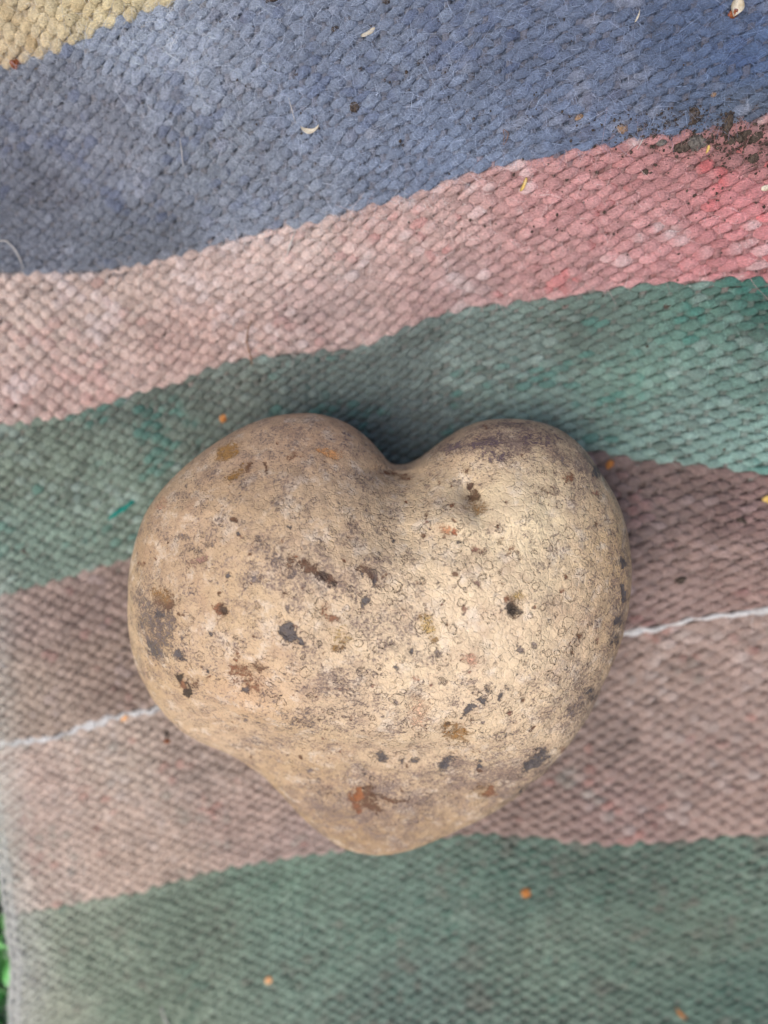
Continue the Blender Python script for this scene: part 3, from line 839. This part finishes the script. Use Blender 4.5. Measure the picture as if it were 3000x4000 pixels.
# rest the potato on the rug: contact height under its middle
h0 = float(rug_h(np.array([cen[0]]), np.array([cen[1]]))[0])
potato = bpy.data.objects.new("potato", None); COL.objects.link(potato)
potato.location = (cen[0], cen[1], h0 + 0.001)
tag(potato, "heart shaped pale brown potato with dark scabs lying on the striped rug", "potato")
po = link("skin", pm, potato)
po.location = (-cen[0], -cen[1], -h0 - 0.001)
po['label'] = "netted tan skin with slate and rust stains"

# ------------------------------------------------------------------ ground and grass beside the rug
gm = simple_material("dark_soil", (0.035, 0.028, 0.018), (0.07, 0.055, 0.035), 90, 0.95, 0.8, 0.1)
N = 60
gxx = np.linspace(-1.5, 1.5, N); GX, GY = np.meshgrid(gxx, gxx, indexing='ij')
GZ = -0.020 + 0.004 * (fbm(GX.ravel(), GY.ravel(), 0.08, 71).reshape(N, N) - 0.5)
ii = np.arange(N * N).reshape(N, N)
GF = np.stack([ii[:-1, :-1], ii[1:, :-1], ii[1:, 1:], ii[:-1, 1:]], -1).reshape(-1, 4)
g = link("ground", mesh_from("ground", np.stack([GX, GY, GZ], -1).reshape(-1, 3), GF, gm))
tag(g, "dark soil under the grass", None, None, 'structure')

GM = NT("grass_leaf")
cg = GM.attr('dye', True)
GM.l(cg, GM.b.inputs['Base Color']); GM.b.inputs['Roughness'].default_value = 0.45
GM.b.inputs['Transmission Weight'].default_value = 0.0
GM.b.inputs['Subsurface Weight'].default_value = 0.1
GM.b.inputs['Subsurface Radius'].default_value = (0.001, 0.002, 0.0005)
def blade(root, yaw, length, width, bend, r, seg=7):
    t = np.linspace(0, 1, seg)
    d = np.array([math.cos(yaw), math.sin(yaw), 0])
    out = bend * t ** 1.6 * length; upz = length * np.sqrt(np.clip(1 - (bend * t) ** 2 * 0.75, 0.05, 1)) * t
    P = root + d[None] * out[:, None] + np.array([0, 0, 1.0])[None] * upz[:, None]
    side = np.array([-d[1], d[0], 0])
    w = width * np.sin(np.clip(0.25 + 0.75 * t, 0, 1) * np.pi) ** 0.6
    w[-1] = 0.00005
    Lf = P - side * w[:, None]; Rt = P + side * w[:, None]; Mi = P - np.array([0, 0, 1.0]) * (w * 0.35)[:, None]
    V = np.stack([Lf, Mi, Rt], 1).reshape(-1, 3)
    F = []
    for i in range(seg - 1):
        for c in (0, 1):
            F.append((3 * i + c, 3 * i + c + 1, 3 * i + c + 4, 3 * i + c + 3))
    return V, np.array(F)
VV, FF, CC = [], [], []; off = 0
rb = np.random.default_rng(9)
for i in range(2600):
    y = rb.uniform(-0.19, 0.16)
    xe = float(edge_x(np.array([y]))[0])
    x = xe - rb.uniform(0.001, 0.09) ** 1.0
    v_, f_ = blade(np.array([x, y, -0.014]), rb.uniform(0, 6.28), rb.uniform(0.012, 0.026), rb.uniform(0.0012, 0.0048), rb.uniform(0.3, 0.95), rb)
    # blades next to the rug are pressed under it
    lim = edge_x(v_[:, 1]) - 0.0004
    over = v_[:, 0] > lim
    v_[over, 2] = np.minimum(v_[over, 2], -0.006)
    c = np.array([0.11, 0.42, 0.13]) * rb.uniform(0.6, 1.5) + np.array([0.05, 0.06, 0.0]) * rb.random()
    VV.append(v_); FF.append(f_ + off); CC.append(np.tile(c, (len(v_), 1))); off += len(v_)
gr = link("grass", mesh_from("grass", np.concatenate(VV), np.concatenate(FF), GM.m, np.concatenate(CC)))
tag(gr, "short green grass along the left edge of the rug", "grass", None, 'stuff')

# ------------------------------------------------------------------ crumbs, husks, soil grains and hairs lying on the rug
import bmesh
def lump(name, rx, ry, rz, mat, seed, rough=0.35, sub=3):
    bm = bmesh.new(); bmesh.ops.create_icosphere(bm, subdivisions=sub, radius=1.0)
    rr = np.random.default_rng(seed)
    dirs = rr.normal(0, 1, (7, 3)); am = rr.uniform(-rough, rough, 7)
    for v in bm.verts:
        d = np.array(v.co); kf = 1 + sum(am_ * max(0, float(d @ (q / np.linalg.norm(q)))) ** 3 for q, am_ in zip(dirs, am)) + 0.35 * rough * math.sin(9 * d[0] + seed) * math.sin(8 * d[1] + 2 * seed) * math.cos(7 * d[2]) + rr.uniform(-.10, .10)
        v.co = Vector((d[0] * rx * kf, d[1] * ry * kf, d[2] * rz * kf))
    me = bpy.data.meshes.new(name); bm.to_mesh(me); bm.free()
    me.materials.append(mat)
    return me
def husk(name, L, W, curl, mat, seed):
    """a thin curled scrap of skin or straw, with thickness"""
    rr = np.random.default_rng(seed); n, m = 12, 5
    u = np.linspace(-1, 1, n); v = np.linspace(-1, 1, m)
    pts = []
    for top in (0, 1):
        for a_ in u:
            wl = W * (1 - abs(a_) ** 2.2 * 0.85) * (1 + 0.25 * math.sin(3 * a_ + seed))
            for b_ in v:
                ang_ = a_ * curl
                x = (L / max(curl, 0.05)) * math.sin(ang_); yb_ = (L / max(curl, 0.05)) * (1 - math.cos(ang_))
                pts.append((x, b_ * wl + yb_ * 0.75, 0.6 * yb_ + 0.3 * W * b_ * b_ + (0.00012 if top else 0)))
    F = []
    for i in range(n - 1):
        for j in range(m - 1):
            q = [i * m + j, (i + 1) * m + j, (i + 1) * m + j + 1, i * m + j + 1]
            F.append(q[::-1]); F.append([k_ + n * m for k_ in q])
    for i in range(n - 1):
        for j in (0, m - 1):
            F.append([i * m + j, (i + 1) * m + j, (i + 1) * m + j + n * m, i * m + j + n * m])
    for i in (0, n - 1):
        for j in range(m - 1):
            F.append([i * m + j, i * m + j + 1, i * m + j + 1 + n * m, i * m + j + n * m])
    return mesh_from(name, pts, F, mat)
def put(name, me, px, py, rot, label, cat, group=None, lift=0.0009, tilt=0.0):
    p = on_rug(px * K, py * K)[0]
    o = link(name, me); o.location = (p[0], p[1], p[2] + lift); o.rotation_euler = (tilt, tilt * 0.6, rot)
    tag(o, label, cat, group)
    return o
M_OR = simple_material("orange_crumb", tuple(lin((198, 136, 72))), tuple(lin((140, 86, 44))), 900, 0.7)
M_PE = simple_material("peach_crumb", tuple(lin((232, 186, 140))), tuple(lin((214, 160, 110))), 900, 0.7)
M_YE = simple_material("straw", tuple(lin((214, 186, 110))), tuple(lin((176, 146, 76))), 900, 0.6)
M_WH = simple_material("pale_husk", tuple(lin((212, 206, 190))), tuple(lin((176, 164, 138))), 700, 0.5)
M_SO = simple_material("soil_grain", tuple(lin((96, 86, 78))), tuple(lin((52, 46, 43))), 1500, 0.95, 0.9, 0.1)
M_GR = simple_material("grey_clod", tuple(lin((124, 120, 114))), tuple(lin((80, 76, 74))), 1200, 0.95, 0.9, 0.1)
M_BR = simple_material("brown_crumb", tuple(lin((160, 136, 112))), tuple(lin((110, 84, 62))), 1200, 0.9, 0.6, 0.2)
M_RD = simple_material("rusty_crumb", tuple(lin((150, 88, 54))), tuple(lin((104, 58, 36))), 1200, 0.8, 0.6, 0.2)
M_TE = simple_material("teal_wool", tuple(lin((46, 142, 130))), tuple(lin((30, 100, 94))), 1500, 1.0, 0.9, 0.05)
cr = [
 (483, 901, 0.0009, 0.0006, M_OR, 0.3, "small orange crumb on the green stripe just above the left lobe of the potato"),
 (1312, 1002, 0.0011, 0.0010, M_OR, 0.9, "orange crumb at the right shoulder of the potato, beside the green stripe's edge"),
 (1652, 1076, 0.0011, 0.0013, M_YE, 0.0, "yellow crumb on the mauve stripe at the right border of the picture"),
 (273, 1546, 0.0016, 0.0008, M_PE, 0.25, "pale orange crumb lying across the white thread left of the potato"),
 (1136, 1920, 0.0013, 0.0017, M_OR, 0.2, "orange crumb with a brown tip on the bottom green stripe right of the potato's point"),
 (581, 2112, 0.0009, 0.0014, M_PE, 0.1, "light orange crumb near the bottom edge, left of the middle of the green stripe"),
 (1466, 2182, 0.0022, 0.0007, M_OR, -0.85, "long orange brown crumb in the bottom right corner of the green stripe"),
 (40, 142, 0.0011, 0.0013, M_RD, 0.4, "rusty crumb on the border between cream and blue stripes"),
 (172, 310 + 0, 0.0, 0, None, 0, ""),
]
for i, (x, y, rx, ry, m_, ro, lab) in enumerate(cr):
    if m_ is None: continue
    put("crumb", lump("crumb", rx * 0.85, ry * 0.85, min(rx, ry) * 0.5, m_, 300 + i, 0.9), x, y, ro, lab, "crumb", "crumbs scattered on the rug", 0.0012)
put("husk", husk("husk", 0.0024, 0.00045, 1.15, M_WH, 3), 672, 288, 0.1, "curled white husk on the middle of the blue stripe", "husk", lift=0.0014)
put("husk", husk("husk", 0.0016, 0.00045, 0.3, M_WH, 5), 796, 78, 0.5, "small flat pale husk near the top of the blue stripe", "husk", lift=0.0014)
hk = put("husk", husk("husk", 0.0020, 0.0010, 0.5, M_WH, 8), 1584, 22, 1.4, "cream husk with a brown end in the top right corner", "husk", lift=0.0016)
put("crumb", lump("crumb", 0.0009, 0.0008, 0.0006, M_RD, 341), 1576, 36, 0.4, "brown crumb touching the cream husk in the top right corner", "crumb", "crumbs scattered on the rug", 0.0014)
put("straw", husk("straw", 0.0015, 0.0004, 0.35, M_YE, 11), 1129, 403, 1.15, "yellow straw scrap on the upper pink stripe", "straw", lift=0.0014)
put("straw", husk("straw", 0.0008, 0.0003, 0.3, M_YE, 12), 1522, 327, 1.3, "tiny yellow scrap among the soil on the pink stripe", "straw", lift=0.0015)
put("husk", lump("husk", 0.0009, 0.0007, 0.0005, M_WH, 350), 1645, 409, 0.2, "white flake on the pink stripe at the right border", "husk", lift=0.0015)
put("husk", husk("husk", 0.0012, 0.00015, 0.4, M_WH, 15), 1372, 44, 1.2, "thin white sliver on the blue stripe, right of the top middle", "husk", lift=0.0015)
soil = [(1248,257,.0010,.0007,M_BR,0.5,"grey brown crumb on the blue stripe right of its middle"),
 (1341,279,.0014,.0011,M_BR,0.6,"brown soil crumb on the blue stripe next to the pink border"),
 (1378,282,.0010,.0008,M_GR,0,"grey grain beside the brown crumb on the blue stripe's border"),
 (1490,256,.0014,.0018,M_SO,0.2,"dark clod where blue and pink stripes meet near the right"),
 (1570,262,.0010,.0020,M_SO,0,"upright dark grain on the blue and pink border near the right"),
 (1498,311,.0018,.0015,M_GR,0,"rounded grey clod on the pink stripe at the upper right"),
 (1423,311,.0011,.0009,M_GR,0,"small grey grain left of the rounded clod on the pink stripe"),
 (1465,318,.0020,.0010,M_SO,0.5,"dark elongated clod beside the rounded grey clod"),
 (1608,293,.0013,.0010,M_SO,0,"black grain near the right border on the pink stripe, upper one"),
 (1632,296,.0016,.0011,M_SO,0.3,"black clod at the right border of the pink stripe"),
 (1592,300,.0010,.0009,M_SO,0,"small black grain left of the pair at the right border"),
 (1618,327,.0014,.0012,M_SO,0,"dark clod below the pair of grains at the right border"),
 (1625,345,.0011,.0014,M_SO,0.2,"lowest dark clod of the group at the right border"),
 (1576,308,.0009,.0008,M_SO,0,"tiny black grain in the middle of the soil patch"),
 (768,236,.0012,.0011,M_SO,0,"black crumb in the middle of the blue stripe"),
 (832,2,.0010,.0010,M_SO,0,"dark crumb at the top border"),
 (583,4,.0018,.0010,M_SO,0.2,"dark clod on the blue stripe at the top border left of the middle"),
 (646,165,.0014,.0006,M_SO,0.1,"flat dark crumb on the left half of the blue stripe"),
 (723,67,.0009,.0009,M_SO,0,"small dark crumb above the pale husks on the blue stripe"),
 (1537,207,.0009,.0008,M_BR,0,"light brown speck on the blue stripe near the right border"),
 (1600,1128,.0014,.0012,M_SO,0,"dark crumb on the mauve stripe right of the potato"),
 (1468,1252,.0014,.0011,M_SO,0.1,"dark crumb on the mauve stripe just above the white thread"),
 (360,1582,.0007,.0014,M_SO,0.1,"dark speck below the white thread left of the potato"),
 (362,1598,.0010,.0007,M_RD,0,"reddish speck touching the dark speck left of the potato"),
 (60,1190,.0009,.0008,M_SO,0,"dark speck on the green stripe near the left border"),
 (1372,655-20,.0001,.0001,None,0,""),
 (1440,660,.0012,.0009,M_SO,0.3,"dark speck on the teal stripe right of its middle"),
 (1392,375,.0009,.0007,M_SO,0,"small dark grain on the red flecked stitches"),
]
for i, (x, y, rx, ry, m_, ro, lab) in enumerate(soil):
    if m_ is None: continue
    put("soil_crumb", lump("soil_crumb", rx * 0.75, ry * 0.75, min(rx, ry) * 0.55, m_, 400 + i, 0.75), x, y, ro, lab, "soil crumb", "soil crumbs scattered on the rug", 0.0009)

def strand(name, pts, rad, mat, label, cat, zlift=0.0022):
    a_ = np.array(pts, float) * K
    p = on_rug(a_[:, 0], a_[:, 1])
    n = len(p); tt = np.linspace(0, n - 1, 28)
    # smooth interpolation through the picked points
    P = np.stack([np.interp(tt, np.arange(n), p[:, k_]) for k_ in range(3)], -1)
    for _ in range(3):
        P[1:-1] = 0.25 * P[:-2] + 0.5 * P[1:-1] + 0.25 * P[2:]
    P[:, 2] += zlift * (0.55 + 0.45 * np.sin(np.linspace(0, np.pi, len(P))))
    org = P.mean(0)
    V, F = tube(P - org, rad * np.sin(np.linspace(0.25, np.pi - 0.25, len(P))) ** 0.4, rad, 6)
    o = link(name, mesh_from(name, V, F, mat)); o.location = org
    tag(o, label, cat)
M_HW = simple_material("white_hair", (0.62, 0.60, 0.57), (0.5, 0.48, 0.45), 800, 0.5)
M_HB = simple_material("brown_hair", tuple(lin((150, 112, 84))), tuple(lin((120, 86, 62))), 800, 0.5)
strand("fibre", [(0, 522), (22, 522), (40, 538), (52, 562), (56, 582)], 0.00016, M_HW, "curved white fibre at the left border of the blue stripe", "fibre")
strand("fibre", [(620, 558), (630, 530), (640, 500)], 0.00014, M_HW, "short white fibre across the blue and pink border", "fibre")
strand("fibre", [(392, 300), (398, 330), (400, 370)], 0.00009, M_HW, "thin pale fibre standing on the left part of the blue stripe", "fibre")
strand("fibre", [(545, 692), (538, 715), (536, 740), (545, 770), (546, 790)], 0.00015, M_HB, "brown fibre hanging over the pink and green border", "fibre")
strand("fibre", [(1084, 318), (1087, 300), (1082, 284), (1096, 294), (1090, 312), (1084, 318)], 0.00006, M_HB, "tiny looped tan fibre on the blue stripe", "fibre")
strand("fibre", [(625, 215), (632, 240), (640, 270)], 0.00007, M_HW, "fine pale fibre above the curled husk", "fibre")
strand("fibre", [(350, 2165), (362, 2190), (372, 2212)], 0.00022, M_HW, "pale fibre at the bottom border of the green stripe", "fibre")
strand("fibre", [(1372, 326), (1378, 312), (1385, 300)], 0.00008, M_HW, "hair thin sliver on the right part of the blue stripe", "fibre")
strand("wool_tuft", [(238, 1120), (252, 1108), (270, 1098), (285, 1086), (296, 1076)], 0.00075, M_TE, "bright teal wool tuft beside the left flank of the potato", "wool tuft", 0.0010)

# earth dust caught in the wool: countless tiny grains
rd = np.random.default_rng(55)
spots = [(1520, 300, 90, 26, 420), (1600, 320, 50, 30, 300), (1480, 262, 60, 16, 160), (1340, 290, 70, 22, 90), (1560, 380, 90, 60, 110), (900, 250, 420, 160, 260), (1300, 480, 260, 90, 150), (830, 1100, 520, 420, 160), (1450, 1200, 110, 140, 60), (400, 1900, 500, 250, 60)]
ico = bmesh.new(); bmesh.ops.create_icosphere(ico, subdivisions=1, radius=1.0)
iv = np.array([v.co[:] for v in ico.verts]); jf = np.array([[v.index for v in f.verts] for f in ico.faces]); ico.free()
VV, FF, off = [], [], 0
for cx, cy, sx, sy, n in spots:
    qx = rd.normal(cx, sx, n); qy = rd.normal(cy, sy, n)
    ok = (qx > -20) & (qx < 1690) & (qy > -20) & (qy < 2230)
    P = on_rug(qx[ok] * K, qy[ok] * K)
    for p in P:
        rad = 0.00010 + 0.00026 * rd.random() ** 3
        v_ = iv * (1 + rd.normal(0, 0.22, (len(iv), 1))) * rad * rd.uniform(0.7, 1.3, 3) + p + [0, 0, 0.00095 + 0.0003 * rd.random()]
        VV.append(v_); FF.append(jf + off); off += len(iv)
dm = mesh_from("soil_dust", np.concatenate(VV), np.concatenate(FF), M_SO)
tag(link("soil_dust", dm), "fine dark earth grains caught in the wool", "soil dust", None, 'stuff')
